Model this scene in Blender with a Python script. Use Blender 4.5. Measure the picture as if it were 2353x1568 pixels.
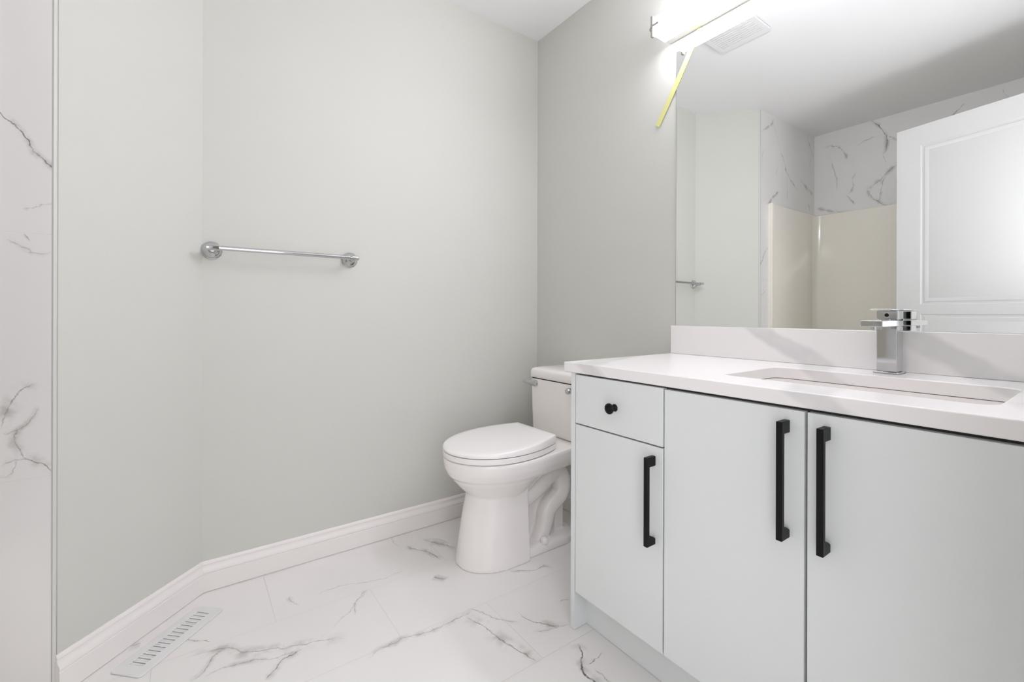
import bpy, bmesh, math
from mathutils import Vector, Matrix, Euler
for o in list(bpy.data.objects): bpy.data.objects.remove(o, do_unlink=True)
sc = bpy.context.scene
COL = sc.collection
PI = math.pi

# ------------------------------------------------------------------ camera
# world: corner behind the toilet is the origin, x runs along the mirror wall,
# y = 0 is the mirror wall (room at y < 0), x = 0 is the towel wall
CEIL = 2.44
W, H = 2353, 1568
F_PX = 1031.1
YAW, ROLL = 0.9495, 0.0027
cam_d = bpy.data.cameras.new('camera')
cam = bpy.data.objects.new('camera', cam_d)
COL.objects.link(cam)
cam_d.sensor_fit = 'HORIZONTAL'
cam_d.sensor_width = 36.0
cam_d.lens = F_PX / W * 36.0
cam_d.shift_x = 0.0
cam_d.shift_y = -61.22 / W
cam_d.clip_start = 0.02
fw = Vector((-math.sin(YAW), math.cos(YAW), 0))
rt = Vector((math.cos(YAW), math.sin(YAW), 0))
up = Vector((0, 0, 1))
rt2 = rt * math.cos(ROLL) + up * math.sin(ROLL)
up2 = up * math.cos(ROLL) - rt * math.sin(ROLL)
cam.matrix_world = Matrix(((rt2.x, up2.x, -fw.x, 1.8919), (rt2.y, up2.y, -fw.y, -1.5213),
                           (rt2.z, up2.z, -fw.z, 0.9658), (0, 0, 0, 1)))
sc.camera = cam

# ------------------------------------------------------------------ world, lights, exposure
wd = bpy.data.worlds.new('daylight')
sc.world = wd
wd.use_nodes = True
bgn = wd.node_tree.nodes['Background']
bgn.inputs[0].default_value = (0.89, 0.905, 1.0, 1)
bgn.inputs[1].default_value = 0.3

def area_light(name, loc, target, sx, sy, watts, col, spread=180):
    d = bpy.data.lights.new(name, 'AREA')
    d.shape = 'RECTANGLE'
    d.size, d.size_y, d.energy, d.color = sx, sy, watts, col
    d.spread = math.radians(spread)
    o = bpy.data.objects.new(name, d)
    COL.objects.link(o)
    o.location = loc
    o.rotation_euler = (Vector(target) - Vector(loc)).to_track_quat('-Z', 'Y').to_euler()
    return o

# added fill light: one panel in the hall, one spanning the doorway
area_light('hall_fill_light', (3.33, -1.66, 1.45), (0.7, -0.95, 0.95), 1.2, 1.5, 8, (0.94, 0.935, 1.0))
area_light('doorway_fill', (1.975, -1.318, 1.03), (0.0, -1.318, 1.03), 0.74, 2.0, 8.2, (0.94, 0.935, 1.0))
area_light('bounce_fill', (1.99, -1.36, 1.15), (1.30, -1.55, 2.44), 0.25, 0.55, 2.8, (0.95, 0.935, 1.0), 150)   # added fill aimed at the ceiling, like a bounced flash
LAMP_STRENGTH = 43.0
sc.view_settings.view_transform = 'Standard'
sc.view_settings.look = 'None'
sc.view_settings.gamma = 1.0
sc.view_settings.use_curve_mapping = False
sc.view_settings.exposure = 0.24
sc.cycles.max_bounces = 9
sc.cycles.diffuse_bounces = 6
sc.cycles.glossy_bounces = 5

# ------------------------------------------------------------------ materials
def lin(r, g, b):
    f = lambda c: (c / 255 / 12.92) if c / 255 <= 0.04045 else ((c / 255 + 0.055) / 1.055) ** 2.4
    return (f(r), f(g), f(b), 1)

def mat(name, col, rough=0.5, metal=0.0, spec=0.5, bump=0.0, bscale=300, coat=0.0, vary=0.0):
    m = bpy.data.materials.new(name)
    m.use_nodes = True
    nt = m.node_tree
    b = nt.nodes['Principled BSDF']
    b.inputs['Base Color'].default_value = col
    b.inputs['Roughness'].default_value = rough
    b.inputs['Metallic'].default_value = metal
    b.inputs['Specular IOR Level'].default_value = spec
    b.inputs['Coat Weight'].default_value = coat
    tc = nt.nodes.new('ShaderNodeTexCoord')
    if vary:
        n = nt.nodes.new('ShaderNodeTexNoise')
        n.inputs['Scale'].default_value = 2.5
        nt.links.new(tc.outputs['Object'], n.inputs['Vector'])
        mx = nt.nodes.new('ShaderNodeMix')
        mx.data_type = 'RGBA'
        mx.inputs['A'].default_value = tuple(c * (1 - vary) for c in col[:3]) + (1,)
        mx.inputs['B'].default_value = tuple(min(1, c * (1 + vary)) for c in col[:3]) + (1,)
        nt.links.new(n.outputs['Fac'], mx.inputs['Factor'])
        nt.links.new(mx.outputs['Result'], b.inputs['Base Color'])
    if bump:
        n = nt.nodes.new('ShaderNodeTexNoise')
        n.inputs['Scale'].default_value = bscale
        n.inputs['Detail'].default_value = 3
        nt.links.new(tc.outputs['Object'], n.inputs['Vector'])
        bp = nt.nodes.new('ShaderNodeBump')
        bp.inputs['Strength'].default_value = bump
        bp.inputs['Distance'].default_value = 0.001
        nt.links.new(n.outputs['Fac'], bp.inputs['Height'])
        nt.links.new(bp.outputs['Normal'], b.inputs['Normal'])
    return m

PAINT = mat('wall_paint', lin(207, 207, 200), 0.6, spec=0.3, bump=0.12, bscale=220, vary=0.01)
CEILM = mat('ceiling_paint', lin(238, 238, 238), 0.8, spec=0.2, bump=0.1, bscale=150)
TRIMM = mat('trim_paint', lin(236, 232, 229), 0.35, spec=0.4, bump=0.03, bscale=60)
DOORM = mat('door_paint', lin(206, 206, 204), 0.4, spec=0.4, bump=0.05, bscale=90)
CABM = mat('cabinet_laminate', lin(227, 230, 229), 0.28, spec=0.4, vary=0.004)
CHROME = mat('chrome', (0.58, 0.59, 0.60, 1), 0.06, metal=1.0, vary=0.01)
MIRR = mat('mirror_silver', (0.90, 0.915, 0.905, 1), 0.0, metal=1.0)
GLASS_EDGE = mat('glass_edge', lin(120, 140, 132), 0.15)
BLACK = mat('black_metal', lin(7, 7, 8), 0.45, spec=0.25, bump=0.03, bscale=200)
CERAMIC = mat('vitreous_china', lin(244, 240, 237), 0.08, spec=0.5, coat=0.4)
SEATM = mat('seat_plastic', lin(244, 241, 239), 0.2, spec=0.45, vary=0.004)
STEELW = mat('white_enamel', lin(228, 228, 227), 0.4, spec=0.4, bump=0.02)
FIBER = mat('cream_fiberglass', lin(237, 233, 221), 0.12, spec=0.5, coat=0.3, vary=0.006)
DARK = mat('shadow_gap', lin(26, 26, 25), 0.8, bump=0.05)
TAPE = mat('masking_tape', lin(216, 214, 148), 0.7, spec=0.2, bump=0.15, bscale=500)
NICKEL = mat('brushed_nickel', lin(176, 170, 164), 0.35, metal=0.6, bump=0.05, bscale=400)
EDGES = mat('edge_strip', lin(210, 209, 205), 0.45, bump=0.03)
CAULK = mat('caulk', lin(205, 204, 200), 0.6, bump=0.1)
PLAST = mat('clear_clip', lin(215, 220, 220), 0.15, bump=0.02)
GROUT = mat('unpainted_edge', lin(176, 174, 169), 0.8, bump=0.3, bscale=120)

def lit(name, k):
    m = bpy.data.materials.new(name)
    m.use_nodes = True
    b = m.node_tree.nodes['Principled BSDF']
    b.inputs['Base Color'].default_value = (0.95, 0.95, 0.95, 1)
    b.inputs['Emission Color'].default_value = (0.92, 0.91, 1.0, 1)
    b.inputs['Emission Strength'].default_value = LAMP_STRENGTH * k
    return m
# the strip inside the acrylic cover shines forward; underside, top and ends glow more weakly
LAMPM = [lit('lit_acrylic_face', 1.0), lit('lit_acrylic_underside', 0.42), lit('lit_acrylic_top', 0.32), lit('lit_acrylic_end', 0.03)]

class G:
    """tiny node-graph helper"""
    def __init__(s, nt): s.nt = nt
    def n(s, t, **k):
        x = s.nt.nodes.new(t)
        for a, v in k.items(): setattr(x, a, v)
        return x
    def put(s, sock, v):
        if isinstance(v, bpy.types.NodeSocket): s.nt.links.new(v, sock)
        else: sock.default_value = v
    def m(s, op, a, b=0.0, clamp=False):
        x = s.n('ShaderNodeMath', operation=op, use_clamp=clamp)
        s.put(x.inputs[0], a); s.put(x.inputs[1], b)
        return x.outputs[0]
    def v(s, op, a, b=(0, 0, 0)):
        x = s.n('ShaderNodeVectorMath', operation=op)
        s.put(x.inputs[0], a); s.put(x.inputs[1], b)
        return x.outputs['Value'] if op in ('DOT_PRODUCT', 'LENGTH') else x.outputs[0]
    def noise(s, vec, scale, detail=2.0, rough=0.5, out='Fac'):
        x = s.n('ShaderNodeTexNoise')
        s.put(x.inputs['Vector'], vec)
        x.inputs['Scale'].default_value = scale
        x.inputs['Detail'].default_value = detail
        x.inputs['Roughness'].default_value = rough
        return x.outputs[out]
    def ramp(s, x, a, b, to0=0.0, to1=1.0):
        r = s.n('ShaderNodeMapRange', interpolation_type='SMOOTHSTEP')
        s.put(r.inputs['Value'], x)
        r.inputs['From Min'].default_value = a; r.inputs['From Max'].default_value = b
        r.inputs['To Min'].default_value = to0; r.inputs['To Max'].default_value = to1
        return r.outputs['Result']
    def mix(s, f, a, b):
        x = s.n('ShaderNodeMix', data_type='RGBA')
        s.put(x.inputs['Factor'], f); s.put(x.inputs['A'], a); s.put(x.inputs['B'], b)
        return x.outputs['Result']

def marble(name, base, vein_col, wash_col, veins, axes, joints, grout_col, rough):
    """glazed marble-look tile: veins run along measured paths on the tiles (axes = the two
    in-plane coordinates), joints = function giving the grout mask from (g, u, v)"""
    m = bpy.data.materials.new(name)
    m.use_nodes = True
    nt = m.node_tree
    g = G(nt)
    b = nt.nodes['Principled BSDF']
    pos = g.n('ShaderNodeTexCoord').outputs['Object']
    wob1 = g.v('SCALE', g.v('SUBTRACT', g.noise(pos, 22, 4, 0.6, 'Color'), (0.5, 0.5, 0.5)))
    wob1.node.inputs['Scale'].default_value = 0.028
    wob2 = g.v('SCALE', g.v('SUBTRACT', g.noise(pos, 120, 3, 0.6, 'Color'), (0.5, 0.5, 0.5)))
    wob2.node.inputs['Scale'].default_value = 0.006
    P = g.v('ADD', pos, g.v('ADD', wob1, wob2))
    grain = g.ramp(g.noise(pos, 45, 3, 0.6), 0.30, 0.62)
    blot = g.ramp(g.noise(pos, 16, 3, 0.55), 0.40, 0.66)
    line, wash = 0.0, 0.0
    for pts, wmm, inten, ws in veins:
        a, z = Vector(pts[0]), Vector(pts[-1])
        L = (z - a).length
        e = (z - a) / L
        nn = Vector((-e.y, e.x))
        tt = [((Vector(p) - a).dot(e) / L, (Vector(p) - a).dot(nn)) for p in pts]
        keep = [tt[0]]
        for q in tt[1:]:
            if q[0] > keep[-1][0] + 0.02: keep.append(q)
        if keep[-1][0] < 0.99: keep.append((1.0, 0.0))
        R = max(0.004, max(abs(q[1]) for q in keep) * 1.05)
        ax3 = [0, 0, 0]; nx3 = [0, 0, 0]
        for k, ax in enumerate(axes):
            ax3[ax] = e[k] / L; nx3[ax] = nn[k]
        t = g.m('SUBTRACT', g.v('DOT_PRODUCT', P, tuple(ax3)), a.dot(e) / L)
        d = g.m('SUBTRACT', g.v('DOT_PRODUCT', P, tuple(nx3)), a.dot(nn))
        fc = g.n('ShaderNodeFloatCurve')
        cu = fc.mapping.curves[0]
        cu.points[0].location = (0.0, 0.5)
        cu.points[1].location = (1.0, 0.5)
        for q in keep[1:-1]: cu.points.new(q[0], 0.5 + 0.5 * q[1] / R)
        fc.mapping.update()
        g.put(fc.inputs['Value'], t)
        off = g.m('MULTIPLY', g.m('SUBTRACT', fc.outputs[0], 0.5), 2 * R)
        dd = g.m('ABSOLUTE', g.m('SUBTRACT', d, off))
        ends = g.m('MULTIPLY', g.m('MULTIPLY', t, g.m('SUBTRACT', 1.0, t)), 7.0, True)
        ends.node.use_clamp = True
        w = wmm / 1000
        ln = g.m('MULTIPLY', g.ramp(dd, 0.1 * w, 0.62 * w, inten, 0.0), ends)
        wa = g.m('MULTIPLY', g.ramp(dd, 0.0, (1.8 + 1.6 * ws) * w, min(1, 0.5 * ws * (0.4 + inten)), 0.0), ends)
        line = ln if line == 0.0 else g.m('MAXIMUM', line, ln)
        wash = wa if wash == 0.0 else g.m('MAXIMUM', wash, wa)
    tone = g.ramp(g.noise(pos, 3.0, 2, 0.5), 0.35, 0.7)
    c0 = g.mix(tone, tuple(x * 0.97 for x in base[:3]) + (1,), base)
    c1 = g.mix(g.m('MULTIPLY', wash, blot), c0, wash_col)
    c2 = g.mix(g.m('MULTIPLY', line, g.m('ADD', 0.35, g.m('MULTIPLY', grain, 0.65))), c1, vein_col)
    sep = g.n('ShaderNodeSeparateXYZ')
    g.put(sep.inputs[0], pos)
    jm = joints(g, sep.outputs[axes[0]], sep.outputs[axes[1]])
    c3 = g.mix(g.m('MULTIPLY', jm, 0.5), c2, grout_col)
    g.put(b.inputs['Base Color'], c3)
    g.put(b.inputs['Roughness'], g.m('ADD', rough, g.m('MULTIPLY', jm, 0.4)))
    bp = g.n('ShaderNodeBump')
    bp.inputs['Strength'].default_value = 0.35
    bp.inputs['Distance'].default_value = 0.001
    g.put(bp.inputs['Height'], g.m('SUBTRACT', 1.0, jm))
    nt.links.new(bp.outputs['Normal'], b.inputs['Normal'])
    return m

def near_multiple(g, x, period, off, half):
    """1 within `half` of off + k*period"""
    q = g.m('DIVIDE', g.m('SUBTRACT', x, off), period)
    fr = g.m('SUBTRACT', q, g.m('FLOOR', g.m('ADD', q, 0.5)))
    return g.ramp(g.m('MULTIPLY', g.m('ABSOLUTE', fr), period), half * 0.6, half * 1.3, 1.0, 0.0)

def floor_joints(g, x, y):
    row = g.m('FLOOR', g.m('DIVIDE', g.m('SUBTRACT', x, 0.021), 0.2995))
    yy = g.m('SUBTRACT', y, g.m('MULTIPLY', row, 0.2935))
    return g.m('MAXIMUM', near_multiple(g, x, 0.2995, 0.021, 0.0011), near_multiple(g, yy, 0.598, -1.302, 0.0011))

def wall_joints(g, h, z):
    return g.m('MULTIPLY', near_multiple(g, z, 0.6015, 0.5595, 0.001), g.m('LESS_THAN', z, 2.0))

FLOOR_VEINS = [[[[0.013,-0.811],[0.076,-0.818],[0.121,-0.803]],3,0.35,1],
 [[[0.112,-0.792],[0.165,-0.77],[0.214,-0.735],[0.267,-0.724],[0.302,-0.717]],5,0.7,2],
 [[[0.102,-0.705],[0.161,-0.685],[0.201,-0.654],[0.257,-0.623]],6,0.6,2.5],
 [[[0.111,-0.699],[0.143,-0.66],[0.199,-0.637]],3,0.5,1],
 [[[0.266,-0.858],[0.286,-0.904],[0.288,-0.952],[0.264,-1.033],[0.244,-1.11],[0.264,-1.169]],3,0.4,0.7],
 [[[0.204,-1.245],[0.243,-1.242],[0.277,-1.226]],4,0.55,1.5],
 [[[0.32,-1.01],[0.348,-1.05],[0.387,-1.078],[0.434,-1.086]],3.5,0.55,1],
 [[[0.32,-1.01],[0.405,-1.109],[0.453,-1.167]],2.5,0.35,0.6],
 [[[0.339,-1.53],[0.348,-1.479],[0.364,-1.431],[0.406,-1.397],[0.443,-1.331],[0.473,-1.254],[0.508,-1.159],[0.535,-1.145]],5,0.45,3],
 [[[0.447,-1.518],[0.425,-1.489],[0.372,-1.462],[0.364,-1.431]],4,0.55,1.5],
 [[[0.461,-1.498],[0.444,-1.452],[0.456,-1.38],[0.488,-1.31],[0.476,-1.255]],4,0.45,2],
 [[[0.558,-1.364],[0.532,-1.339],[0.508,-1.317],[0.5,-1.293],[0.487,-1.252]],5,0.65,1.5],
 [[[0.249,-1.533],[0.274,-1.507],[0.303,-1.472]],4,0.6,1],
 [[[0.192,-1.661],[0.195,-1.636]],5,0.5,2],
 [[[0.645,-1.12],[0.624,-1.071],[0.619,-0.996],[0.638,-0.922],[0.635,-0.824],[0.626,-0.772]],4,0.5,2],
 [[[0.634,-0.809],[0.713,-0.784],[0.79,-0.771],[0.869,-0.75],[0.929,-0.73]],6,0.6,3],
 [[[0.625,-0.802],[0.626,-0.772],[0.719,-0.723],[0.767,-0.673]],3.5,0.5,1],
 [[[0.718,-0.654],[0.771,-0.65],[0.814,-0.624],[0.861,-0.575]],5,0.65,2],
 [[[0.82,-0.672],[0.84,-0.628],[0.861,-0.561]],3,0.5,1],
 [[[0.929,-0.597],[0.961,-0.611],[0.986,-0.631],[1.005,-0.645],[1.029,-0.658],[1.055,-0.657],[1.094,-0.661]],7,1.0,2],
 [[[0.998,-0.558],[1.008,-0.584],[1.01,-0.616],[1.011,-0.631]],4,0.7,1.5],
 [[[1.027,-0.622],[1.082,-0.627],[1.117,-0.63]],3,0.5,1],
 [[[0.514,-0.543],[0.545,-0.499],[0.565,-0.451],[0.57,-0.413],[0.617,-0.416]],4,0.7,1.5],
 [[[0.381,-0.794],[0.407,-0.78],[0.43,-0.762]],6,0.6,1.5],
 [[[0.762,-0.515],[0.76,-0.49],[0.778,-0.476]],3,0.6,1]]
END_VEINS = [[[[-1.935,1.473],[-1.888,1.435],[-1.856,1.404],[-1.834,1.362],[-1.799,1.324],[-1.777,1.301]],3.4,0.9,1.3],
 [[[-1.856,1.218],[-1.802,1.242]],2.5,0.3,1],
 [[[-1.884,1.137],[-1.848,1.123],[-1.834,1.113],[-1.798,1.124]],3,0.4,1],
 [[[-1.852,1.161],[-1.839,1.142]],3,0.5,1],
 [[[-1.828,0.793],[-1.865,0.763],[-1.88,0.728],[-1.89,0.689]],4,0.6,2.5],
 [[[-1.828,0.733],[-1.844,0.698],[-1.865,0.68],[-1.89,0.679]],3,0.5,2],
 [[[-1.862,0.69],[-1.858,0.632],[-1.844,0.608]],3.5,0.5,2],
 [[[-1.89,0.602],[-1.865,0.61],[-1.844,0.61],[-1.802,0.566]],4,0.75,2],
 [[[-1.89,0.568],[-1.872,0.583],[-1.865,0.61]],3,0.5,2],
 [[[-1.788,2.275],[-1.898,2.332],[-1.975,2.387],[-1.988,2.434]],4,0.6,2],
 [[[-1.988,2.385],[-2.041,2.305],[-2.095,2.217]],2.5,0.4,1],
 [[[-2.095,2.217],[-2.164,2.119],[-2.206,2.05],[-2.306,1.991],[-2.41,1.93]],4,0.6,2],
 [[[-2.206,2.05],[-2.207,1.948],[-2.213,1.835]],3,0.5,1],
 [[[-2.529,2.433],[-2.593,2.339],[-2.668,2.26]],4,0.6,1.5],
 [[[-2.635,2.294],[-2.594,2.231],[-2.611,2.112]],3,0.4,1],
 [[[-2.424,2.051],[-2.548,1.992],[-2.67,1.957]],5,0.6,2.5],
 [[[-1.876,1.833],[-1.902,1.782],[-1.991,1.845],[-2.083,1.89]],4,0.7,2],
 [[[-2.061,2.079],[-2.029,2.005]],3,0.4,1.5],
 [[[-1.849,2.158],[-1.82,2.086]],3,0.5,1.5],
 [[[-2.564,1.873],[-2.597,1.796]],3,0.5,2]]
BACK_VEINS = [[[[0.709,2.444],[0.785,2.331],[0.804,2.275],[0.8,2.202],[0.78,2.158]],6,1.0,1.5],
 [[[0.78,2.158],[0.8,2.097]],3,0.5,1],
 [[[0.804,2.287],[0.838,2.27],[0.862,2.244],[0.886,2.222]],4,0.7,1.5],
 [[[0.886,2.092],[0.867,2.073],[0.8,2.023],[0.751,1.967],[0.679,1.933]],5,0.7,2.5],
 [[[0.679,1.933],[0.7,1.891],[0.751,1.817],[0.82,1.785],[0.877,1.846]],5,0.7,2.5],
 [[[0.79,2.007],[0.766,1.876],[0.756,1.816]],4,0.6,2],
 [[[0.402,2.332],[0.471,2.32],[0.517,2.287],[0.55,2.224],[0.556,2.171]],4,0.6,2],
 [[[0.443,2.228],[0.466,2.142],[0.489,2.03],[0.472,1.934]],3,0.5,1],
 [[[0.616,2.077],[0.594,2.03],[0.6,1.964],[0.556,1.909]],4,0.6,1.5],
 [[[0.556,1.909],[0.584,1.864],[0.611,1.822]],4,0.7,1],
 [[[0.62,2.282],[0.689,2.305],[0.745,2.312]],3,0.5,1],
 [[[0.337,1.86],[0.379,1.831],[0.484,1.792],[0.595,1.784]],4,0.5,2.5],
 [[[1.213,2.381],[1.181,2.345],[1.157,2.326],[1.124,2.298]],4,0.8,1.5],
 [[[1.386,2.412],[1.397,2.371],[1.415,2.343]],3,0.5,1]]
TILE_BASE = lin(238, 235, 233)
FLOORM = marble('floor_marble_tile', TILE_BASE, lin(104, 101, 94), lin(196, 194, 190), FLOOR_VEINS, (0, 1),
                floor_joints, lin(196, 193, 188), 0.2)
ENDM = marble('tub_end_marble_tile', lin(228, 226, 224), lin(110, 108, 100), lin(186, 184, 178), END_VEINS, (1, 2),
              wall_joints, lin(212, 210, 206), 0.22)
BACKM = marble('tub_back_marble_tile', lin(228, 226, 224), lin(96, 95, 90), lin(184, 183, 178), BACK_VEINS, (0, 2),
               wall_joints, lin(206, 204, 200), 0.22)

def quartz():
    m = bpy.data.materials.new('white_quartz')
    m.use_nodes = True
    g = G(m.node_tree)
    b = m.node_tree.nodes['Principled BSDF']
    pos = g.n('ShaderNodeTexCoord').outputs['Object']
    base = lin(243, 240, 239)
    grey = lin(218, 217, 216)
    P = g.v('ADD', pos, g.v('MULTIPLY', g.v('SUBTRACT', g.noise(pos, 6, 3, 0.55, 'Color'), (0.5, 0.5, 0.5)), (0.06, 0.06, 0.06)))
    tot = 0.0
    # broad soft bands seen on the upstand, falling to the right
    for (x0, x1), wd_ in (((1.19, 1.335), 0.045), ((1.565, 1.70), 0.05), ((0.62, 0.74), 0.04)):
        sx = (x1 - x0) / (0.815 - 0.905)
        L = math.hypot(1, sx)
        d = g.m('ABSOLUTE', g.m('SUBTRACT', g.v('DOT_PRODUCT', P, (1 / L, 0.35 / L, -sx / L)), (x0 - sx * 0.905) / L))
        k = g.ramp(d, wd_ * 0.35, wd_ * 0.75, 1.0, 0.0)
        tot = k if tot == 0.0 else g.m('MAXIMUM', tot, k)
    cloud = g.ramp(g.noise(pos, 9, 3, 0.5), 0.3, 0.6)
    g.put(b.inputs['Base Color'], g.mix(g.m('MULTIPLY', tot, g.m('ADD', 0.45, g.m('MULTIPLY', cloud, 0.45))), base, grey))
    b.inputs['Roughness'].default_value = 0.22
    return m
QUARTZ = quartz()

# ------------------------------------------------------------------ mesh helpers
def link(name, bm, m, parent=None, bevel=0.0, seg=2, smooth=True, angle=35):
    bmesh.ops.remove_doubles(bm, verts=bm.verts, dist=1e-6)
    bmesh.ops.recalc_face_normals(bm, faces=bm.faces)
    me = bpy.data.meshes.new(name)
    bm.to_mesh(me); bm.free()
    me.materials.append(m)
    o = bpy.data.objects.new(name, me)
    COL.objects.link(o)
    if smooth:
        for p in me.polygons: p.use_smooth = True
        me.set_sharp_from_angle(angle=math.radians(angle))
    if bevel:
        md = o.modifiers.new('bevel', 'BEVEL')
        md.width = bevel; md.segments = seg; md.limit_method = 'ANGLE'
        md.angle_limit = math.radians(40)
        md.harden_normals = False
    if parent:
        o.parent = parent
        o.matrix_parent_inverse = parent.matrix_world.inverted()
    return o

def empty(name, loc):
    o = bpy.data.objects.new(name, None)
    o.empty_display_size = 0.05
    o.location = loc
    o.matrix_world = Matrix.Translation(loc)
    COL.objects.link(o)
    return o

def thing(o, label, cat, group=None):
    o['label'] = label; o['category'] = cat
    if group: o['group'] = group
    return o

def structure(o, label=None, cat=None):
    o['kind'] = 'structure'
    if label: o['label'] = label
    if cat: o['category'] = cat
    return o

def box(bm, x0, x1, y0, y1, z0, z1, M=None):
    vs = [bm.verts.new((x, y, z)) for z in (z0, z1) for y in (y0, y1) for x in (x0, x1)]
    for f in ((0, 1, 3, 2), (4, 5, 7, 6), (0, 1, 5, 4), (2, 3, 7, 6), (0, 2, 6, 4), (1, 3, 7, 5)):
        bm.faces.new([vs[i] for i in f])
    if M is not None:
        for v in vs: v.co = M @ v.co
    return vs

def Bx(*a, **k):
    bm = bmesh.new(); box(bm, *a, **k); return bm

def loft(bm, rings, cap=True, closed=True):
    R = [[bm.verts.new(p) for p in r] for r in rings]
    n = len(R[0])
    for a, b in zip(R, R[1:]):
        for i in range(n if closed else n - 1):
            j = (i + 1) % n
            bm.faces.new((a[i], a[j], b[j], b[i]))
    if cap:
        bm.faces.new(R[0]); bm.faces.new(R[-1])
    return R

def lathe(bm, prof, origin, axis, n=40):
    """prof = [(radius, distance along axis)]"""
    o = Vector(origin); a = Vector(axis).normalized()
    u = a.orthogonal().normalized(); w = a.cross(u)
    rings = [[o + a * h + (u * math.cos(2 * PI * i / n) + w * math.sin(2 * PI * i / n)) * max(r, 1e-5) for i in range(n)]
             for r, h in prof]
    return loft(bm, rings)

def tube(bm, pts, rad, n=20):
    pts = [Vector(p) for p in pts]
    rad = rad if isinstance(rad, (list, tuple)) else [rad] * len(pts)
    rings = []; u = None
    for i, p in enumerate(pts):
        t = (pts[min(i + 1, len(pts) - 1)] - pts[max(i - 1, 0)]).normalized()
        u = t.orthogonal().normalized() if u is None else (u - t * u.dot(t)).normalized()
        w = t.cross(u)
        rings.append([p + (u * math.cos(2 * PI * k / n) + w * math.sin(2 * PI * k / n)) * rad[i] for k in range(n)])
    return loft(bm, rings)

def smooth_path(pts, k=6):
    """Catmull-Rom through points"""
    P = [Vector(p) for p in pts]; out = []
    for i in range(len(P) - 1):
        p0, p1, p2, p3 = P[max(i - 1, 0)], P[i], P[i + 1], P[min(i + 2, len(P) - 1)]
        for s in range(k):
            t = s / k
            out.append(0.5 * ((2 * p1) + (p2 - p0) * t + (2 * p0 - 5 * p1 + 4 * p2 - p3) * t * t + (3 * p1 - p0 - 3 * p2 + p3) * t ** 3))
    out.append(P[-1])
    return out

def rrect(x0, x1, y0, y1, r, n=6):
    """rounded rectangle outline, counter-clockwise"""
    out = []
    for cx, cy, a0 in ((x1 - r, y0 + r, -90), (x1 - r, y1 - r, 0), (x0 + r, y1 - r, 90), (x0 + r, y0 + r, 180)):
        for i in range(n + 1):
            a = math.radians(a0 + 90 * i / n)
            out.append((cx + r * math.cos(a), cy + r * math.sin(a)))
    return out

def prism(bm, outline, z0, z1):
    return loft(bm, [[(x, y, z0) for x, y in outline], [(x, y, z1) for x, y in outline]])

def slotted_plate(bm, x0, x1, y0, y1, z0, z1, holes, corner=0.0):
    """plate with rectangular through holes [(x0,x1,y0,y1)]"""
    xs = sorted({x0, x1} | {h[0] for h in holes} | {h[1] for h in holes})
    ys = sorted({y0, y1} | {h[2] for h in holes} | {h[3] for h in holes})
    V = {}
    def vert(i, j):
        if (i, j) not in V: V[i, j] = bm.verts.new((xs[i], ys[j], z0))
        return V[i, j]
    fs = []
    for i in range(len(xs) - 1):
        for j in range(len(ys) - 1):
            cx, cy = (xs[i] + xs[i + 1]) / 2, (ys[j] + ys[j + 1]) / 2
            if any(h[0] < cx < h[1] and h[2] < cy < h[3] for h in holes): continue
            fs.append(bm.faces.new((vert(i, j), vert(i + 1, j), vert(i + 1, j + 1), vert(i, j + 1))))
    ex = bmesh.ops.extrude_face_region(bm, geom=fs)
    for v in ex['geom']:
        if isinstance(v, bmesh.types.BMVert): v.co.z = z1
    if corner:
        es = [e for e in bm.edges if abs(e.verts[0].co.z - e.verts[1].co.z) > 1e-7
              and min(abs(e.verts[0].co.x - x0), abs(e.verts[0].co.x - x1)) < 1e-6
              and min(abs(e.verts[0].co.y - y0), abs(e.verts[0].co.y - y1)) < 1e-6]
        bmesh.ops.bevel(bm, geom=es, offset=corner, segments=5, profile=0.5, affect='EDGES')

# ------------------------------------------------------------------ room shell
YA = -1.4894                       # where the towel wall meets the angled wall
CX, CY = 0.3077, -1.798            # outer end of the angled wall
TX = 0.329                         # face of the tiled end wall of the tub alcove
BY = -2.672                        # back of the tub alcove
RX = 1.855                         # right wall (the doorway wall)
T = 0.10
DY0, DY1, DH = -1.70, -0.935, 2.06  # doorway

structure(link('floor', Bx(-T, 3.5, BY - T, T, -0.1, 0.0), FLOORM, smooth=False), 'white marble tile floor with grey veins', 'floor')
structure(link('ceiling', Bx(-T, 3.5, BY - T, T, CEIL, CEIL + 0.1), CEILM, smooth=False), 'flat white ceiling', 'ceiling')
structure(link('wall_left', Bx(-T, 0, YA, T, 0, CEIL), PAINT, smooth=False), 'pale grey-green wall that carries the towel bar', 'wall')
structure(link('wall_back', Bx(0, RX + T, 0, T, 0, CEIL), PAINT, smooth=False), 'pale grey-green wall behind toilet, mirror and vanity', 'wall')
bm = bmesh.new()
c = Vector((CX - 0, CY - YA)).normalized()
nC = Vector((-c.y, c.x))           # into the room
for_out = [(0, YA), (CX, CY), (CX - T, CY - 0.02), (-T, YA - 0.02), (-T, YA)]
prism(bm, for_out, 0, CEIL)
structure(link('wall_corner', bm, PAINT, smooth=False), 'pale wall set at an angle beside the tub tile', 'wall')
bm = bmesh.new()
prism(bm, [(0.3110, -1.8030), (TX, BY), (TX, BY - T), (TX - 0.12, BY - T), (TX - 0.12, -1.8030)], 0, CEIL)
structure(link('wall_tub_end', bm, ENDM, smooth=False), 'marble tiled end wall of the tub alcove', 'wall')
structure(link('wall_tub_back', Bx(TX, RX + T, BY - T, BY, 0, CEIL), BACKM, smooth=False), 'marble tiled long wall of the tub alcove', 'wall')
bm = bmesh.new()
box(bm, RX, RX + T, DY1, 0, 0, CEIL)
box(bm, RX, RX + T, BY, DY0, 0, CEIL)
box(bm, RX, RX + T, DY0, DY1, DH, CEIL)
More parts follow.
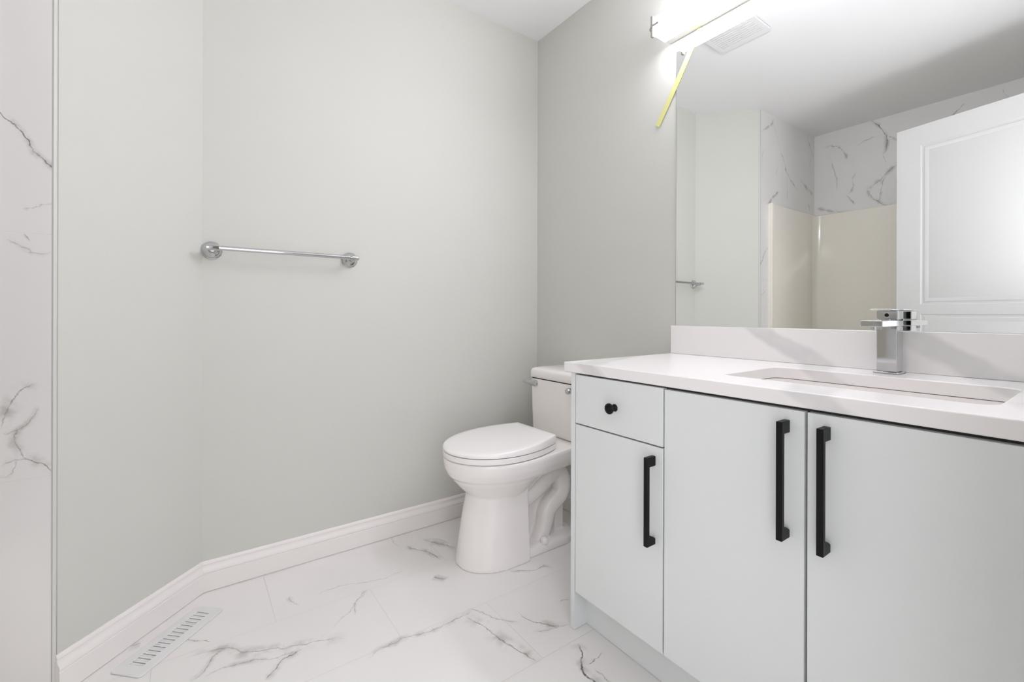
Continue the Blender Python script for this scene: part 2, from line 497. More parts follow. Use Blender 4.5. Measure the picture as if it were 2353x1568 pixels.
structure(link('wall_right', bm, PAINT, smooth=False), 'wall with the doorway', 'wall')
# hall outside the doorway
structure(link('wall_hall_far', Bx(3.4, 3.5, BY - T, T, 0, CEIL), PAINT, smooth=False), 'hall wall outside the doorway', 'wall')
structure(link('wall_hall_left', Bx(RX + T, 3.4, 0, T, 0, CEIL), PAINT, smooth=False), 'hall wall beside the doorway', 'wall')
structure(link('wall_hall_right', Bx(RX + T, 3.4, BY - T, BY, 0, CEIL), PAINT, smooth=False), 'hall wall beside the tub', 'wall')
bm = bmesh.new()
wy0, wy1, wz0, wz1 = -2.28, -1.04, 0.68, 2.22
for a_ in ((wy0 - 0.06, wy0, wz0 - 0.06, wz1 + 0.06), (wy1, wy1 + 0.06, wz0 - 0.06, wz1 + 0.06), (wy0, wy1, wz0 - 0.06, wz0), (wy0, wy1, wz1, wz1 + 0.06)):
    box(bm, 3.372, 3.3995, *a_)
structure(link('added_window_1', bm, TRIMM, bevel=0.004), 'white window frame added, unseen, round the hall fill light', 'window')  # unseen window, added to frame the hall fill light
# edge strip where the tile stops
bm = bmesh.new()
prism(bm, [(0.3052, -1.7952), (0.3084, -1.7966), (0.3106, -1.8004), (0.3108, -1.8031), (0.300, -1.8031), (0.300, -1.795)][::-1], 0, CEIL)
structure(link('trim_1', bm, EDGES, smooth=False), 'thin white edge strip at the end of the tile', 'trim')
bm = bmesh.new()
prism(bm, [(0.3102, -1.8014), (0.3112, -1.8012), (0.3116, -1.8034), (0.3105, -1.8034)], 0, CEIL)
prism(bm, [(0.3040, -1.7940), (0.3046, -1.7934), (0.3054, -1.7944), (0.3052, -1.7954)], 0, CEIL)
structure(link('trim_2', bm, GROUT, smooth=False), 'thin grey joints on either side of the tile edge strip', 'trim')

structure(link('trim_4', Bx(0.3125, TX + 0.0004, -1.950, -1.917, 0.0, 1.783), FIBER, bevel=0.002), 'cream filler strip beside the tub surround', 'trim')

# baseboards: moulded profile (offset from wall, height)
PROF = [(0, 0), (0.0145, 0), (0.0145, 0.0595), (0.0128, 0.0608), (0.0128, 0.0625), (0.0150, 0.0645), (0.0152, 0.0680), (0.0140, 0.0725),
        (0.0112, 0.0770), (0.0085, 0.0810), (0.0072, 0.0850), (0.0068, 0.0900), (0.0078, 0.0915), (0.0074, 0.0950), (0.0058, 0.0990), (0.0030, 0.1024), (0, 0.1024)]
def baseboard(name, p0, m0, p1, m1, label):
    bm = bmesh.new()
    r = [[(p[0] + d * m_[0], p[1] + d * m_[1], z + 0.0015) for d, z in PROF] for p, m_ in ((p0, m0), (p1, m1))]
    loft(bm, r)
    return structure(link(name, bm, TRIMM, angle=20), label, 'baseboard')
nA, nB = Vector((1, 0)), Vector((0, -1))
mAC = (1.0, (1 - nC.x) / nC.y)
baseboard('baseboard_left', (0, 0), (1, -1), (0, YA), mAC, 'white moulded baseboard along the towel wall')
endC = Vector((CX, CY)) - c * 0.001
baseboard('baseboard_corner', (0, YA), mAC, endC, nC, 'white moulded baseboard along the angled wall')
baseboard('baseboard_back', (0, 0), (1, -1), (0.868, 0), (0, -1), 'white moulded baseboard behind the toilet')

# doorway casing and the open door (seen in the mirror)
bm = bmesh.new()
for y0, y1 in ((DY0 - 0.065, DY0 + 0.004), (DY1 - 0.004, DY1 + 0.065)): box(bm, RX - 0.011, RX + 0.0005, y0, y1, 0, DH + 0.065)
box(bm, RX - 0.011, RX + 0.0005, DY0 + 0.004, DY1 - 0.004, DH - 0.004, DH + 0.065)
structure(link('trim_3', bm, TRIMM, bevel=0.004), 'white casing round the doorway', 'trim')

ed = Vector((0.975, 0.219, 0)).normalized()
nd = Vector((-ed.y, ed.x, 0))
DM = Matrix(((ed.x, nd.x, 0, 1.067), (ed.y, nd.y, 0, -1.84), (0, 0, 1, 0), (0, 0, 0, 1)))   # local: u from free edge, v towards room, z up
DW = 0.745
def door_leaf():
    bm = bmesh.new()
    panels = [(0.113, DW - 0.113, 1.027, 1.923), (0.113, DW - 0.113, 0.23, 0.974)]
    slotted_plate(bm, 0, DW, 0.012, 2.034, -0.006, 0, [(p[0], p[1], p[2], p[3]) for p in panels])
    box(bm, 0, DW, 0.012, 2.034, -0.034, -0.0059)
    for u0, u1, z0, z1 in panels:
        st = [(0, 0), (0.004, -0.005), (0.012, -0.0055), (0.018, -0.002), (0.024, -0.002), (0.036, -0.0055), (0.040, -0.0045)]
        rings = [[(u0 + a, z0 + a, h), (u1 - a, z0 + a, h), (u1 - a, z1 - a, h), (u0 + a, z1 - a, h)] for a, h in st]
        R = loft(bm, rings, cap=False)
        bm.faces.new(R[-1])
    for v in bm.verts: v.co = DM @ Vector((v.co.x, v.co.z, v.co.y))
    return bm
dr = structure(link('door_1', door_leaf(), DOORM, angle=25), 'white panelled door standing open', 'door')
bm = bmesh.new()
for s in (1,):
    o_ = DM @ Vector((0.065, 0, 0.95)); a_ = nd
    lathe(bm, [(0.033, 0), (0.033, 0.006), (0.028, 0.009), (0.012, 0.011), (0.011, 0.03), (0.014, 0.034), (0.027, 0.044), (0.029, 0.054), (0.024, 0.062), (0.0, 0.065)], o_, a_, 28)
link('door_knob', bm, NICKEL, dr)
# ------------------------------------------------------------------ bathtub and its moulded surround
def surround_outline(x0, x1, yf, yb, r, n=8):
    out = [(x0, yf)]
    for i in range(n + 1):
        a = PI + (PI / 2) * i / n
        out.append((x0 + r + r * math.cos(a), yb + r + r * math.sin(a)))
    for i in range(n + 1):
        a = 1.5 * PI + (PI / 2) * i / n
        out.append((x1 - r + r * math.cos(a), yb + r + r * math.sin(a)))
    out.append((x1, yf))
    return out
tub = empty('bathtub', ((TX + RX) / 2, -2.29, 0))
thing(tub, 'cream moulded bathtub and shower surround below the marble tile, seen in the mirror', 'bathtub')
bm = bmesh.new()
ins = surround_outline(TX + 0.007, RX - 0.007, -1.925, BY + 0.010, 0.055)
outs = surround_outline(TX + 0.001, RX - 0.001, -1.925, BY + 0.001, 0.004)
loft(bm, [[(x, y, 0.45) for x, y in ins], [(x, y, 1.776) for x, y in ins], [(x + (ox - x) * .6, y + (oy - y) * .6, 1.783) for (x, y), (ox, oy) in zip(ins, outs)],
          [(x, y, 1.7835) for x, y in outs], [(x, y, 0.45) for x, y in outs]], cap=False, closed=False)
box(bm, TX + 0.0005, TX + 0.0145, -1.950, -1.917, 0.45, 1.783)
box(bm, RX - 0.0145, RX - 0.0005, -1.950, -1.917, 0.45, 1.783)
link('shower_surround', bm, FIBER, tub, bevel=0.004)
bm = bmesh.new()
o0 = rrect(TX + 0.002, RX - 0.002, BY + 0.002, -1.900, 0.012, 8)
o1 = rrect(TX + 0.06, RX - 0.06, BY + 0.06, -1.975, 0.10, 8)
o2 = rrect(TX + 0.10, RX - 0.12, BY + 0.09, -2.005, 0.12, 8)
lowo = rrect(TX + 0.002, RX - 0.002, BY + 0.002, -1.912, 0.012, 8)
loft(bm, [[(x, y, 0.001) for x, y in lowo], [(x, y, 0.40) for x, y in lowo], [(x, y, 0.41) for x, y in o0], [(x, y, 0.452) for x, y in o0],
          [(x, y, 0.452) for x, y in o1], [(x, y, 0.14) for x, y in o2]], cap=True)
link('tub_basin', bm, FIBER, tub, bevel=0.012, seg=3)

# ------------------------------------------------------------------ towel bar
tb = empty('towel_bar', (0, -1.225, 1.187))
thing(tb, 'chrome towel bar on two round posts on the pale wall', 'towel bar')
for y, s in ((-1.462, -1), (-0.992, 1)):
    bm = bmesh.new()
    lathe(bm, [(0.0305, 0.0005), (0.0318, 0.003), (0.0312, 0.006), (0.0280, 0.0075), (0.0275, 0.009), (0.0270, 0.0115), (0.0225, 0.0175), (0.0165, 0.0215),
               (0.0125, 0.025), (0.0105, 0.032), (0.0100, 0.045), (0.0104, 0.056), (0.0096, 0.0585)], (0, y, 1.187), (1, 0, 0), 48)
    post = link('post', bm, CHROME, tb, angle=50)
    bm = bmesh.new()
    lathe(bm, [(0.0, -0.0195), (0.0085, -0.019), (0.0098, -0.0175), (0.0098, 0.016), (0.0102, 0.0165), (0.0102, 0.0195), (0.0085, 0.020), (0.0, 0.020)], (0.066, y, 1.190), (0, -s, 0), 32)
    link('socket', bm, CHROME, post, angle=40)
bm = bmesh.new()
lathe(bm, [(0.0, 0), (0.0078, 0), (0.0078, 0.452), (0.0, 0.452)], (0.066, -1.453, 1.190), (0, 1, 0), 28)
link('bar', bm, CHROME, tb)

# ------------------------------------------------------------------ floor register
fr = empty('floor_register', (0.2243, -1.5638, 0))
thing(fr, 'white metal floor register with slanted louvres beside the baseboard', 'floor vent')
FM = Matrix.Translation((0.2243, -1.5638, 0)) @ Matrix.Rotation(math.radians(-44.8), 4, 'Z')
bm = bmesh.new()
hl, hw_ = 0.1405, 0.0485
L0, L1 = -0.112, 0.112
n = 15
pit = (L1 - L0) / n
slots = [(L0 + k * pit + 0.0022, L0 + (k + 1) * pit - 0.0022, -0.0215, 0.0215) for k in range(n)]
slotted_plate(bm, -hl, hl, -hw_, hw_, 0.0022, 0.0072, slots, 0.010)
for v in bm.verts:                                   # pressed edge turned down to the tile
    if abs(abs(v.co.x) - hl) < 0.0102 and abs(abs(v.co.y) - hw_) < 0.0102 or abs(abs(v.co.x) - hl) < 1e-5 or abs(abs(v.co.y) - hw_) < 1e-5:
        v.co.z -= 0.0026 if v.co.z > 0.003 else 0.0018
for v in bm.verts: v.co = FM @ v.co
link('frame', bm, STEELW, fr, bevel=0.0012)
bm = bmesh.new()
for k in range(n):
    cx = L0 + (k + 0.5) * pit
    R_ = Matrix.Translation((cx + 0.0014, 0, 0.0030)) @ Matrix.Rotation(math.radians(30), 4, 'Y')
    box(bm, -0.0050, 0.0050, -0.022, 0.022, -0.0003, 0.0003, FM @ R_)
link('louvers', bm, STEELW, fr, smooth=False)
bm = bmesh.new()
box(bm, -0.118, 0.118, -0.026, 0.026, 0.0001, 0.0004, FM)
link('damper', bm, mat('damper_slot_shade', lin(150, 150, 148), 0.5, bump=0.05), fr, smooth=False)  # damper greyed so its colour carries the shade inside the slots

# ------------------------------------------------------------------ toilet
XT = 0.383
toilet = empty('toilet', (XT, -0.36, 0))
thing(toilet, 'white two-piece toilet with elongated closed lid next to the vanity', 'toilet')

def horseshoe(yf, yb, hw, z, n=28, front=None, pw=2.0, sq=0.0, hb=None):
    """closed outline: round nose at yf, straight back at yb; hb = half width at the back"""
    fl = front if front is not None else hw * 1.3
    hb = hw if hb is None else hb
    ym = yf + fl
    pts = []
    for i in range(n + 1):
        a = PI * i / n
        cx, sy = math.cos(a), math.sin(a)
        pts.append((hw * math.copysign(abs(cx) ** (2 / pw), cx), ym - fl * abs(sy) ** (2 / pw)))
    m = 10
    def side(t):
        s = t * t * (3 - 2 * t)
        return hw + (hb - hw) * s
    right = [(side(t / m), ym + (yb - ym) * t / m) for t in range(m, 0, -1)]
    left = [(-side(t / m), ym + (yb - ym) * t / m) for t in range(1, m + 1)]
    return [(XT + x, y, z) for x, y in right + pts + left]

bm = bmesh.new()
# pedestal column
loft(bm, [horseshoe(-0.688, -0.440, 0.128, 0.0), horseshoe(-0.688, -0.440, 0.128, 0.012), horseshoe(-0.678, -0.439, 0.123, 0.08), horseshoe(-0.664, -0.438, 0.117, 0.17),
          horseshoe(-0.650, -0.437, 0.112, 0.24), horseshoe(-0.643, -0.437, 0.110, 0.272), horseshoe(-0.643, -0.437, 0.111, 0.30)])
# bowl
loft(bm, [horseshoe(-0.617, -0.42, 0.095, 0.245, hb=0.08), horseshoe(-0.649, -0.40, 0.115, 0.270, hb=0.085), horseshoe(-0.678, -0.36, 0.138, 0.300, front=0.19, hb=0.09),
          horseshoe(-0.702, -0.32, 0.158, 0.328, front=0.22, hb=0.095), horseshoe(-0.708, -0.28, 0.165, 0.345, front=0.225, hb=0.10)])
# rim and platform under the tank
loft(bm, [horseshoe(-0.708, -0.025, 0.163, 0.338, front=0.225, hb=0.108), horseshoe(-0.722, -0.022, 0.173, 0.350, front=0.235, hb=0.114),
          horseshoe(-0.733, -0.020, 0.182, 0.375, front=0.24, hb=0.119), horseshoe(-0.738, -0.020, 0.186, 0.405, front=0.24, hb=0.121),
          horseshoe(-0.736, -0.024, 0.184, 0.4165, front=0.238, hb=0.119)])
# foot
foot = []
for z, g_ in ((0, 0), (0.022, 0), (0.029, 0.003), (0.034, 0.010), (0.037, 0.022)):
    foot.append([(XT + x * (0.112 - g_) / 0.112, y, z) for x, y in rrect(-0.112, 0.112, -0.50, -0.146 - g_, 0.100, 10)])
loft(bm, foot)
# web between pedestal and outlet, outlet column
box(bm, XT - 0.030, XT + 0.030, -0.45, -0.20, 0.02, 0.36)
loft(bm, [[(XT + x, y, z) for x, y in rrect(-0.050, 0.050, -0.250, -0.195, 0.010)] for z in (0.02, 0.355)])
# trapway tubes on both flanks
for s in (1, -1):
    path = smooth_path([(XT + s * 0.020, -0.470, 0.165), (XT + s * 0.040, -0.413, 0.208), (XT + s * 0.050, -0.345, 0.250), (XT + s * 0.053, -0.290, 0.290),
                        (XT + s * 0.053, -0.248, 0.300), (XT + s * 0.053, -0.222, 0.275), (XT + s * 0.054, -0.216, 0.235), (XT + s * 0.054, -0.232, 0.196),
                        (XT + s * 0.053, -0.272, 0.168), (XT + s * 0.052, -0.298, 0.140), (XT + s * 0.050, -0.306, 0.100), (XT + s * 0.048, -0.318, 0.060), (XT + s * 0.046, -0.340, 0.020)], 5)
    tube(bm, path, [0.034 + 0.008 * math.sin(PI * i / (len(path) - 1)) for i in range(len(path))], 20)
bowl = link('bowl', bm, CERAMIC, toilet)
rm = bowl.modifiers.new('fuse', 'REMESH'); rm.mode = 'VOXEL'; rm.voxel_size = 0.004; rm.use_smooth_shade = True
sm = bowl.modifiers.new('soften', 'SMOOTH'); sm.factor = 0.5; sm.iterations = 4
ss = bowl.modifiers.new('finer', 'SUBSURF'); ss.levels = 1; ss.render_levels = 1

# tank
bm = bmesh.new()
tx0, tx1, ty0, ty1 = XT - 0.190, XT + 0.190, -0.203, -0.016
def tank_ring(z, g, rr=0.028, yg=None): return [(x, y, z) for x, y in rrect(tx0 + g, tx1 - g, ty0 + (g if yg is None else yg), ty1 - 0.0, rr, 8)]
loft(bm, [tank_ring(0.416, 0.016), tank_ring(0.420, 0.009), tank_ring(0.428, 0.005), tank_ring(0.52, 0.003), tank_ring(0.6645, 0.0)])
tank = link('tank', bm, CERAMIC, toilet, bevel=0.004, angle=50)
bm = bmesh.new()
loft(bm, [tank_ring(0.6690, 0.0, 0.03), tank_ring(0.6715, -0.0035, 0.03), tank_ring(0.700, -0.003, 0.03), tank_ring(0.709, 0.001, 0.03),
          tank_ring(0.7145, 0.010, 0.03, 0.012), tank_ring(0.7185, 0.035, 0.03, 0.04), tank_ring(0.7200, 0.075, 0.02, 0.08)])
link('tank_lid', bm, CERAMIC, toilet, angle=60)
bm = bmesh.new(); prism(bm, [(x, y) for x, y, z in tank_ring(0, 0.002, 0.028)], 0.664, 0.6695)
link('lid_gap_shade', bm, DARK, toilet)  # dark sheet added between tank and lid as the shade of the gap

# flush lever on the left of the tank front, chrome knob further right
lv = bmesh.new()
lathe(lv, [(0.0, -0.002), (0.0135, -0.002), (0.0135, 0.006), (0.011, 0.010), (0.0, 0.0105)], (0.247, ty0, 0.644), (0, -1, 0), 28)
rings = []
for t in range(9):
    u = t / 8
    x = 0.258 - 0.086 * u; y = ty0 - 0.012 - 0.016 * u * (1 - 0.3 * u); hz = 0.0135 * (1 - 0.55 * u ** 1.3); th = 0.0045 * (1 - 0.35 * u)
    z = 0.644 + 0.003 * u
    if t == 8: hz *= 0.5; th *= 0.5
    rings.append([(x, y + math.sin(a) * th, z + math.cos(a) * hz) for a in [2 * PI * k / 14 for k in range(14)]])
loft(lv, rings)
lev = link('flush_lever', lv, CHROME, toilet, angle=45); lev['label'] = 'chrome flush lever'
bm = bmesh.new()
lathe(bm, [(0.0, 0), (0.010, 0), (0.010, 0.006), (0.0135, 0.010), (0.0135, 0.024), (0.011, 0.029), (0.0, 0.030)], (0.487, ty0 + 0.001, 0.640), (0, -1, 0), 20)
kn = link('flush_knob', bm, CHROME, toilet, angle=40); kn['label'] = 'small chrome knob on the tank'

# seat ring and lid
def seat_outline(g=0.0, n=40):
    yf, yb, hw, hb = -0.737 + g, -0.312 - g, 0.181 - g, 0.128 - g * 0.6
    ym = -0.515
    pts = []
    for i in range(n + 1):
        a = PI * i / n
        pts.append((hw * math.cos(a), ym - (ym - yf) * math.sin(a) ** 0.94))
    m = 12
    R_ = []; L_ = []
    for t in range(m, 0, -1):
        k = t / m
        w_ = hw + (hb - hw) * k ** 1.9
        R_.append((w_, ym + (yb - ym) * k)); L_.append((-w_, ym + (yb - ym) * k))
    return [(XT + x, y) for x, y in R_ + pts + L_[::-1]]
def lid_top(y):                                       # the lid rises towards its hinge
    k = (y + 0.737) / 0.425
    return 0.4545 + 0.0235 * k
bm = bmesh.new()
so = seat_outline(0.0); s1 = seat_outline(0.004)
s2 = seat_outline(0.001)
loft(bm, [[(x, y, 0.4198) for x, y in s2], [(x, y, 0.4208) for x, y in so], [(x, y, 0.4390) for x, y in so], [(x, y, 0.4402) for x, y in s2]])
seat = link('seat', bm, SEATM, toilet, angle=30)
bm = bmesh.new()
a_, b_, c_, d_, e_ = seat_outline(0.000), seat_outline(-0.001), seat_outline(0.0015), seat_outline(0.007), seat_outline(0.03)
loft(bm, [[(x, y, 0.4434) for x, y in a_], [(x, y, 0.4444) for x, y in b_], [(x, y, lid_top(y) - 0.0045) for x, y in b_], [(x, y, lid_top(y) - 0.0012) for x, y in c_],
          [(x, y, lid_top(y) + 0.0002) for x, y in d_], [(x, y, lid_top(y) + 0.0020) for x, y in e_]])
link('seat_lid', bm, SEATM, toilet, angle=40)
for s in (-1, 1):
    bm = bmesh.new()
    prism(bm, rrect(XT + s * 0.075 - 0.022, XT + s * 0.075 + 0.022, -0.318, -0.275, 0.012), 0.416, 0.446)
    link('seat_hinge', bm, SEATM, toilet, bevel=0.006, seg=3)
    bm = bmesh.new()
    lathe(bm, [(0.0175, 0), (0.0175, 0.008), (0.0160, 0.014), (0.012, 0.0195), (0.006, 0.0225), (0.0, 0.023)], (XT + s * 0.094, -0.344, 0.0335), (0, 0, 1), 28)
    link('bolt_cap', bm, SEATM, toilet)

# ------------------------------------------------------------------ vanity
VX0, VX1 = 0.8713, RX - 0.002
VY = -0.5655                        # face of doors and drawer
CB, CT = 0.7880, 0.8182             # countertop underside / top
van = empty('vanity_cabinet', ((VX0 + VX1) / 2, -0.28, 0))
thing(van, 'glossy white bathroom vanity cabinet with black handles on the tile floor', 'vanity')
link('side_panel', Bx(VX0, VX0 + 0.017, VY, -0.001, 0.001, CB - 0.0008), CABM, van, bevel=0.0008, seg=1)
bm = bmesh.new()
box(bm, VX0 + 0.017, VX0 + 0.033, VY + 0.0195, -0.016, 0.118, CB - 0.001)
box(bm, VX1 - 0.016, VX1, VY + 0.0195, -0.016, 0.118, CB - 0.001)
box(bm, VX0 + 0.033, VX1 - 0.016, -0.020, -0.016, 0.118, CB - 0.001)
box(bm, VX0 + 0.033, VX1 - 0.016, VY + 0.0195, -0.020, 0.118, 0.134)
box(bm, VX0 + 0.033, VX1 - 0.016, VY + 0.0195, VY + 0.0355, CB - 0.06, CB - 0.001)
box(bm, 1.197, 1.213, VY + 0.0195, -0.020, 0.134, CB - 0.061)
link('carcass', bm, mat('cabinet_inside', lin(70, 70, 68), 0.7, bump=0.03), van, smooth=False)  # dark inside colour stands in for shade in the gaps between fronts
link('toe_kick', Bx(VX0 + 0.0172, VX1, -0.513, -0.497, 0.001, 0.1178), CABM, van, smooth=False)
FT = 0.0185
def front(name, x0, x1, z0, z1): return link(name, Bx(x0, x1, VY, VY + FT, z0, z1), CABM, van, bevel=0.0012, seg=2)
drawer = front('drawer', 0.8915, 1.2025, 0.6355, 0.7825)
d1 = front('door', 0.8915, 1.2025, 0.1195, 0.6315)
d2 = front('door', 1.2070, 1.5195, 0.1195, 0.7805)
d3 = front('door', 1.5245, VX1 - 0.002, 0.1195, 0.7805)
bm = bmesh.new()
lathe(bm, [(0.0, 0.0), (0.0105, 0.0), (0.0098, 0.002), (0.0062, 0.005), (0.0056, 0.010), (0.0075, 0.0145), (0.0130, 0.0175), (0.0150, 0.021), (0.0148, 0.0245),
           (0.0115, 0.0280), (0.006, 0.0295), (0.0, 0.030)], (1.047, VY - 0.0003, 0.7075), (0, -1, 0), 36)
k_ = link('knob', bm, BLACK, drawer); k_['label'] = 'round black knob'
def handle(parent, x, z0, z1):
    bm = bmesh.new()
    w = 0.0058
    yo, yi = VY - 0.0335, VY - 0.0235
    # one bar with a foot at either end; each foot has a rounded inner corner
    prof = [(VY - 0.0003, z0), (yo, z0), (yo, z1), (VY - 0.0003, z1)]
    r = 0.010
    fl = 0.024
    ins = [(VY - 0.0003, z1 - fl), (yi, z1 - fl)]
    ins2 = [(yi, z0 + fl + 0.001)]
    for i in range(7):
        a = PI / 2 * i / 6
        ins2.append((VY - 0.0003 - r + r * math.sin(a) if False else yi + (VY - 0.0003 - yi) * (i / 6), z0 + fl + 0.001 - (0.010 * (1 - math.cos(a)) if i else 0)))
    poly = prof + ins + ins2
    for x_ in (): pass
    loft(bm, [[(x - w, y, z) for y, z in poly], [(x + w, y, z) for y, z in poly]])
    h = link('handle', bm, BLACK, parent, bevel=0.0008, seg=1, angle=30); h['label'] = 'black bar handle'
handle(d1, 1.1765, 0.386, 0.6085)
handle(d2, 1.4885, 0.530, 0.7600)
handle(d3, 1.5575, 0.530, 0.7605)

# countertop with its cut-out and upstand
SX0, SX1, SY0, SY1 = 1.288, 1.758, -0.452, -0.158
ct = bmesh.new()
outer = [ct.verts.new((x, y, CT)) for x, y in ((0.8433, -0.5700), (VX1, -0.5700), (VX1, -0.0005), (0.8433, -0.0005))]
inner = [ct.verts.new((x, y, CT)) for x, y in rrect(SX0, SX1, SY0, SY1, 0.034, 8)]
es = [ct.edges.new((l[i], l[(i + 1) % len(l)])) for l in (outer, inner) for i in range(len(l))]
bmesh.ops.triangle_fill(ct, use_beauty=True, use_dissolve=False, edges=es)
for f in [f for f in ct.faces if SX0 + 0.01 < f.calc_center_median().x < SX1 - 0.01 and SY0 + 0.01 < f.calc_center_median().y < SY1 - 0.01
          and all(v in inner for v in f.verts)]: ct.faces.remove(f)
ex = bmesh.ops.extrude_face_region(ct, geom=list(ct.faces))
for v in ex['geom']:
    if isinstance(v, bmesh.types.BMVert): v.co.z = CB
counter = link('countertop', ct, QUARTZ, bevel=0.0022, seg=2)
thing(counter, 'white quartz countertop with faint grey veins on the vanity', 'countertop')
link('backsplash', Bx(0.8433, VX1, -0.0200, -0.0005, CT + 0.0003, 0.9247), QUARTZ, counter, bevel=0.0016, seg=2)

# undermount basin
sink = empty('sink', ((SX0 + SX1) / 2, (SY0 + SY1) / 2, 0.66))
thing(sink, 'white rectangular undermount sink set into the quartz countertop', 'sink')
bm = bmesh.new()
def srr(g, r): return rrect(SX0 + g, SX1 - g, SY0 + g, SY1 - g, r, 8)
loft(bm, [[(x, y, CB - 0.0012) for x, y in srr(-0.018, 0.04)], [(x, y, CB - 0.0012) for x, y in srr(-0.001, 0.034)], [(x, y, CB - 0.006) for x, y in srr(0.000, 0.034)], [(x, y, 0.70) for x, y in srr(0.012, 0.045)],
          [(x, y, 0.668) for x, y in srr(0.022, 0.055)], [(x, y, 0.655) for x, y in srr(0.045, 0.06)], [(x, y, 0.650) for x, y in srr(0.10, 0.02)],
          ], cap=False)
bm.faces.ensure_lookup_table()
last = [v for v in bm.verts if abs(v.co.z - 0.650) < 1e-6]
bm.faces.new(sorted(last, key=lambda v: math.atan2(v.co.y - (SY0 + SY1) / 2, v.co.x - (SX0 + SX1) / 2)))
link('basin', bm, CERAMIC, sink, angle=60)
bm = bmesh.new()
lathe(bm, [(0.0, 0.0005), (0.030, 0.0005), (0.031, 0.003), (0.022, 0.004), (0.020, 0.001), (0.0, 0.001)], ((SX0 + SX1) / 2, (SY0 + SY1) / 2, 0.6505), (0, 0, 1), 32)
link('drain', bm, CHROME, sink)

# faucet
fx0, fx1 = 1.4985, 1.5405
fc_ = empty('faucet', (1.5195, -0.061, CT))
thing(fc_, 'square chrome single-lever faucet standing behind the sink', 'faucet')
link('base_plate', Bx(fx0 - 0.0055, fx1 + 0.0055, -0.0925, -0.0315, CT + 0.0003, CT + 0.0045), CHROME, fc_, bevel=0.0012)
link('body', Bx(fx0, fx1, -0.086, -0.038, CT + 0.0046, 0.9385), CHROME, fc_, bevel=0.0016, seg=3)
sp = link('spout', Bx(fx0 - 0.0005, fx1 + 0.0005, -0.199, -0.0375, 0.9380, 0.9530), CHROME, fc_, bevel=0.0012, seg=2)
bm = bmesh.new()
lathe(bm, [(0.0, 0.0), (0.0115, 0.0), (0.0115, 0.008), (0.0095, 0.0085), (0.009, 0.005), (0.0, 0.005)], (1.5195, -0.168, 0.9385), (0, 0, -1), 28)
link('aerator', bm, CHROME, sp)
bm = bmesh.new()
lathe(bm, [(0.0, 0.0), (0.0175, 0.0), (0.0175, 0.003), (0.0, 0.003)], (1.5195, -0.061, 0.9527), (0, 0, 1), 32)
link('swivel_ring', bm, CHROME, fc_)
lh = link('lever', Bx(fx0 - 0.0005, fx1 + 0.0005, -0.085, -0.037, 0.9555, 0.9775), CHROME, fc_, bevel=0.0014, seg=2)
link('lever_plate', Bx(fx0 - 0.0008, fx1 + 0.0008, -0.130, -0.0365, 0.9785, 0.9815), CHROME, lh, bevel=0.0010)
bm = bmesh.new()
lathe(bm, [(0.0, 0.0), (0.0046, 0.0), (0.0044, 0.0006), (0.0, 0.0006)], (1.5195, -0.0849, 0.9665), (0, -1, 0), 20)
link('temperature_dot', bm, DARK, lh)

# ------------------------------------------------------------------ mirror
mx0, mx1, mz0, mz1 = 0.8545, RX - 0.003, 0.9252, 1.9770
mir = empty('mirror', ((mx0 + mx1) / 2, -0.002, mz0))
thing(mir, 'large frameless mirror standing on the backsplash under the light', 'mirror')
link('glass', Bx(mx0, mx1, -0.0030, -0.0004, mz0, mz1), MIRR, mir, smooth=False)
link('glass_edge', Bx(mx0 - 0.0012, mx0 - 0.0001, -0.0029, -0.0004, mz0, mz1), GLASS_EDGE, mir, smooth=False)
for x in (0.958, 1.70):
    bm = bmesh.new()
    box(bm, x - 0.013, x + 0.013, -0.0040, -0.0004, mz1 + 0.0002, mz1 + 0.010)
    box(bm, x - 0.013, x + 0.013, -0.0040, -0.0031, mz1 - 0.007, mz1 + 0.0002)
    link('clip', bm, PLAST, mir, bevel=0.0008)

# ------------------------------------------------------------------ strip of tape across the mirror edge
bm = bmesh.new()
p0, p1, p2 = Vector((0.7690, 0, 1.7200)), Vector((0.8540, 0, 1.852)), Vector((0.9535, 0, 2.0190))
def tape_pts(a, b, y0, y1):
    d = (b - a).normalized(); nn = Vector((-d.z, 0, d.x)) * 0.0105
    return d, nn
segs = [(p0, -0.0042), (p0.lerp(p1, .5), -0.0042), (p1, -0.0042), (p1.lerp(p2, .5), -0.0042), (p2, -0.0042)]
rings = []
for i, (p, y) in enumerate(segs):
    a_ = segs[max(i - 1, 0)][0]; b_ = segs[min(i + 1, len(segs) - 1)][0]
    d = (b_ - a_).normalized(); nn = Vector((-d.z, 0, d.x)) * 0.0110
    rings.append([(p.x + nn.x, y - 0.0004, p.z + nn.z), (p.x - nn.x, y - 0.0004, p.z - nn.z), (p.x - nn.x, y, p.z - nn.z), (p.x + nn.x, y, p.z + nn.z)])
loft(bm, rings)
tape = link('masking_tape', bm, TAPE, smooth=False)
thing(tape, 'slanted strip of yellow masking tape across the mirror corner and wall', 'tape')

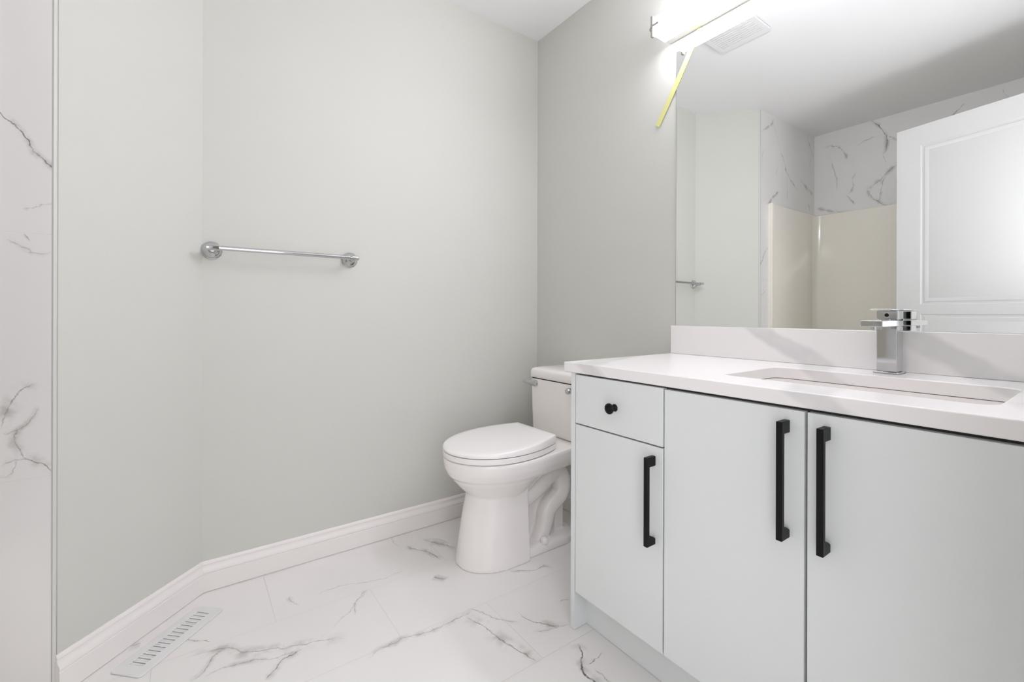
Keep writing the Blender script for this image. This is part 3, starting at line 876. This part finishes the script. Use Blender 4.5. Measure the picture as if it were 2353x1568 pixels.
# ------------------------------------------------------------------ vanity light
LX0, LX1, LZ0, LZ1 = 0.822, 1.765, 2.022, 2.092
vl = empty('vanity_light', ((LX0 + LX1) / 2, 0, 2.057))
thing(vl, 'long lit white bar light on the wall above the mirror', 'vanity light')
link('back_plate', Bx(LX0 + 0.003, LX1 - 0.003, -0.0300, -0.0005, LZ0 + 0.0005, LZ1 - 0.0005), EDGES, vl, bevel=0.002)
bm = bmesh.new()
prism(bm, [(-0.0303, LZ0), (-0.098, LZ0), (-0.102, LZ0 + 0.004), (-0.102, LZ1 - 0.004), (-0.098, LZ1), (-0.0303, LZ1)], LX0, LX1)
for v in bm.verts: v.co = Vector((v.co.z, v.co.x, v.co.y))
df = link('diffuser', bm, LAMPM[0], vl, smooth=False)
for m_ in LAMPM[1:]: df.data.materials.append(m_)
for f in df.data.polygons:
    nx, ny, nz = f.normal
    f.material_index = 3 if abs(nx) > 0.7 else (1 if nz < -0.9 else (2 if nz > 0.9 or ny > 0.5 else 0))
for s, x in ((-1, LX0), (1, LX1)):
    bm = bmesh.new()
    zc_ = (LZ0 + LZ1) / 2
    xa_, xb_ = (x - 0.0095, x - 0.0004) if s < 0 else (x + 0.0004, x + 0.0095)
    box(bm, xa_, xb_, -0.1060, -0.0940, LZ0 - 0.004, LZ1 + 0.004)
    box(bm, xa_, xb_, -0.1060, -0.0300, zc_ - 0.005, zc_ + 0.005)
    xc_, xd_ = (x - 0.0095, x + 0.026) if s < 0 else (x - 0.026, x + 0.0095)
    box(bm, xc_, xd_, -0.1075, -0.1024, zc_ - 0.005, zc_ + 0.005)
    ec = link('end_clip', bm, NICKEL, vl, smooth=False)
    bm = bmesh.new()
    lathe(bm, [(0.0, 0.0), (0.012, 0.0), (0.012, 0.003), (0.009, 0.009), (0.005, 0.014), (0.0, 0.0150)], (x + s * 0.0096, -0.090, zc_), (s, 0, 0), 24)
    link('finial', bm, NICKEL, ec)

# ------------------------------------------------------------------ exhaust fan grille on the ceiling (seen in the mirror)
ef = empty('exhaust_fan', (0.665, -0.775, CEIL))
thing(ef, 'white slotted exhaust fan grille on the ceiling, seen in the mirror', 'exhaust fan')
bm = bmesh.new()
gx0, gx1, gy0, gy1 = 0.535, 0.797, -0.897, -0.622
holes = []
xs = [0.557, 0.602, 0.666, 0.730, 0.775]
for k in range(11):
    y_ = -0.852 + 0.0185 * k
    holes += [(a + 0.0015, b - 0.0015, y_ - 0.0025, y_ + 0.0025) for a, b in zip(xs, xs[1:])]
slotted_plate(bm, gx0, gx1, gy0, gy1, CEIL - 0.016, CEIL - 0.009, holes, 0.022)
link('grille', bm, STEELW, ef, smooth=False)
bm = bmesh.new()
prism(bm, rrect(gx0 + 0.012, gx1 - 0.012, gy0 + 0.012, gy1 - 0.012, 0.014), CEIL - 0.0088, CEIL - 0.0003)
link('housing', bm, DARK, ef, smooth=False)
